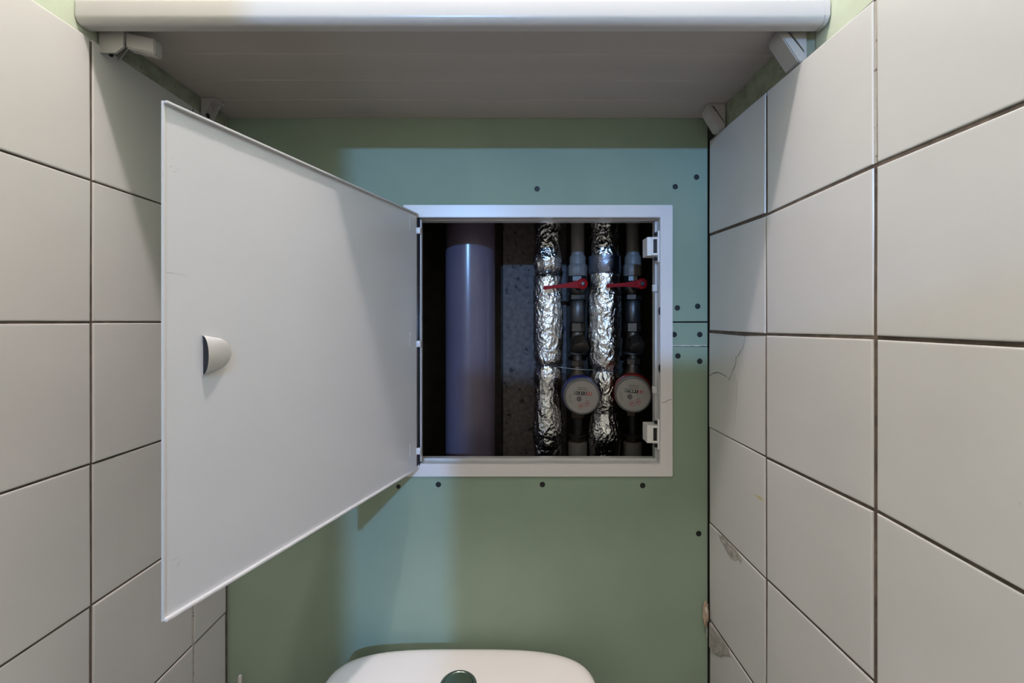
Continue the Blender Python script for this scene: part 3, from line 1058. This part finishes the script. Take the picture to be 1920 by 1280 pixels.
# ------------------------------------------------------------------ plastic corner brackets under the shelf
def bracket(xw, sgn, y, label, cover=True, flap=False, wdt=.021, size=.030, drop=.040):
    """xw: wall face; sgn=+1 when the wall is on the left (bracket grows towards +x)"""
    t = root('corner_bracket', (xw, y, ZU), label, 'bracket', 'white corner brackets under the shelf')
    a, c = y - wdt / 2, y + wdt / 2
    X = lambda d: xw + sgn * d
    g_ = .0004
    zt = ZU - g_
    bm = bmesh.new()
    add_box(bm, (X(g_), a, zt - .0035), (X(size), c, zt), .0007)
    add_box(bm, (X(g_), a, zt - drop * .92), (X(.0035), c, zt - .0030), .0007)
    for yy in (a, c - .0016):
        add_prism(bm, [(X(.003), yy, zt - .003), (X(size * .72), yy, zt - .003), (X(.003), yy, zt - drop * .68)], (0, .0016, 0))
    build('base', bm, 'bracket', t)
    bm = bmesh.new()
    add_lathe(bm, (X(.0036), y, zt - drop * .55), (sgn, 0, 0), [(0, .0036), (.0012, .0034), (.0020, .0022)], 16)
    build('bracket_screw', bm, 'screw', t)
    if cover:
        bm = bmesh.new()
        # wedge-shaped cover over the corner: slanted face between shelf and wall
        pr = [(X(size + .0015), zt - .0038), (X(size + .0015), zt - .0100), (X(.0105), zt - drop), (X(.0012), zt - drop), (X(.0040), zt - drop * .72), (X(size * .80), zt - .0045)]
        add_prism(bm, [(x_, a - .0012, z_) for x_, z_ in pr], (0, wdt + .0024, 0))
        bmesh.ops.bevel(bm, geom=list(bm.edges), offset=.0010, segments=2, affect='EDGES')
        build('cover', bm, 'bracket', t)
    if flap:
        bm = bmesh.new()
        ang = math.radians(-13)
        c0 = Vector((X(.031), 0, zt - .0040))
        ux, uz = Vector((sgn * math.cos(ang), 0, math.sin(ang))), Vector((-sgn * math.sin(ang) * -1, 0, math.cos(ang)))
        q = [c0, c0 + ux * .034, c0 + ux * .034 - Vector((0, 0, 1)) * .0175, c0 - Vector((0, 0, 1)) * .0175]
        add_prism(bm, [p + Vector((0, a, 0)) for p in q], (0, wdt * .55, 0))
        bmesh.ops.bevel(bm, geom=list(bm.edges), offset=.0012, segments=2, affect='EDGES')
        build('cover', bm, 'bracket', t)
        bm = bmesh.new()
        add_prism(bm, [(X(.0042), a - .0024, zt - .0004), (X(.0308), a - .0024, zt - .0004), (X(.0308), a - .0024, zt - .0225), (X(.022), a - .0024, zt - .029), (X(.0042), a - .0024, zt - .029)], (0, .0022, 0))
        build('cheek', bm, 'bracket', t)
    return t


bracket(PL, 1, .492, 'white corner bracket with its cover flap hanging open, under the front left of the shelf', cover=False, flap=True)
bracket(PR - .0095, -1, .4895, 'white corner bracket with a closed cover, right behind the shelf lip on the right', size=.029)
bracket(.3205, -1, .657, 'white corner bracket at the back, above the right corner of the green wall', size=.026, drop=.038, wdt=.020)
bracket(-.4640, 1, .640, 'bare corner bracket half hidden behind the top of the open hatch door', cover=False, size=.022)

# ------------------------------------------------------------------ toilet below the hatch
TX = -.0785
toilet = root('toilet', (TX, .45, 0), 'white ceramic toilet cistern with a round chrome flush button against the green wall', 'toilet')


def outline(cx, cy, hx, hy, n=64, ex=4.0, exr=None):
    pts = []
    for k in range(n):
        a = 2 * math.pi * k / n
        ca, sa = math.cos(a), math.sin(a)
        pts.append((cx + hx * math.copysign(abs(ca) ** (2 / ex), ca), cy + hy * math.copysign(abs(sa) ** (2 / ex), sa)))
    return pts


def stack(secs, close=True):
    bm = bmesh.new()
    rings = [[bm.verts.new((x, y, z)) for x, y in pts] for pts, z in secs]
    n = len(rings[0])
    for a, c in zip(rings, rings[1:]):
        for k in range(n):
            bm.faces.new((a[k], a[(k + 1) % n], c[(k + 1) % n], c[k]))
    bm.faces.new(rings[0][::-1])
    bm.faces.new(rings[-1])
    return bm


ZT = EYE - .512
cyt, hxt, hyt = .5925, .1975, .0865
S = []
for (dz, ins) in ((-.042, .002), (-.040, 0), (-.014, 0), (-.008, .0018), (-.004, .0050), (-.0015, .0095), (-.0003, .016), (0, .026)):
    S.append((outline(TX, cyt, hxt - ins, hyt - ins, ex=3.3), ZT + dz))
build('lid', stack(S), 'ceramic', toilet, angle=60)
S = []
for (z, ins, dy) in ((.405, .030, 0), (.41, .022, 0), (.50, .012, 0), (ZT - .046, .008, 0), (ZT - .0425, .010, 0)):
    S.append((outline(TX, cyt, hxt - ins, hyt - ins, ex=3.3), z))
build('tank', stack(S), 'ceramic', toilet, angle=60)
bc = P(859, 1290, .5995)
bm = bmesh.new()
add_lathe(bm, (bc.x, bc.y, ZT - .001), (0, 0, 1), [(0, .0262), (.0035, .0262), (.0050, .0240), (.0052, .0215), (.0035, .0205)], 48, caps=False)
bt = build('flush_button', bm, 'chrome', toilet, smooth=True)
bm = bmesh.new()
add_lathe(bm, (bc.x, bc.y, ZT + .0005), (0, 0, 1), [(0, .0203), (.0035, .0203), (.0042, .0190), (.0047, .012), (.0049, .002)], 40)
build('button_cap', bm, 'chrome', bt, angle=50)
# bowl, seat and foot
S = []
for (z, hx, hy, cy_) in ((0, .105, .15, .42), (.02, .105, .15, .42), (.12, .095, .14, .43), (.24, .13, .17, .41), (.33, .175, .215, .375), (.385, .185, .23, .36), (.400, .18, .225, .36)):
    S.append((outline(TX, cy_, hx, hy, ex=2.3), z))
build('bowl', stack(S), 'ceramic', toilet, angle=60)
S = []
for (z, ins) in ((.4005, .004), (.404, 0), (.418, 0), (.424, .004), (.426, .012)):
    S.append((outline(TX, .305, .187 - ins, .200 - ins, ex=2.3), z))
build('seat_cover', stack(S), 'ceramic', toilet, angle=60)

# thin white pipe end by the left of the green wall
bm = bmesh.new()
px_ = P(450, 1266, D - .012)
add_tube(bm, [(px_.x, px_.y, .0), (px_.x, px_.y, px_.z - .002), (px_.x, px_.y, px_.z)], [.0030, .0030, .0024], 12)
tag(build('white_tube', bm, 'pvc', angle=40), 'thin white tube standing up against the lower left of the green wall', 'tube')

# crumbs of old foam in the right corner
bm = bmesh.new()
r_ = bmesh.ops.create_icosphere(bm, subdivisions=3, radius=1.0)
c_ = P(1323, 1150, D - .004)
for v in bm.verts:
    k = 1 + .35 * noise.noise(v.co * 2.2) + .18 * noise.noise(v.co * 5)
    v.co = Vector((c_.x + v.co.x * .0042 * k, c_.y - .001 + v.co.y * .0045 * k, c_.z + v.co.z * .0205 * k))
fl = tag(build('filler_lump', bm, 'foam', angle=40), 'ragged brown lump of old filler squeezed out between green wall and right tiles', 'filler')
for (px, py, rx, rz) in ((1324.5, 1150, .0016, .010), (1325.5, 1183, .0011, .013)):
    c_ = P(px, py, D - .0085 if py < 1170 else D - .002)
    bm = bmesh.new()
    bmesh.ops.create_icosphere(bm, subdivisions=2, radius=1.0)
    for v in bm.verts:
        k = 1 + .4 * noise.noise(v.co * 2.5 + Vector((py, 0, 0)))
        v.co = Vector((c_.x + v.co.x * rx * k, c_.y + v.co.y * .0012, c_.z + v.co.z * rz * k))
    build('white_crumb', bm, 'paper', fl, angle=40)['label'] = 'white gypsum crumb'
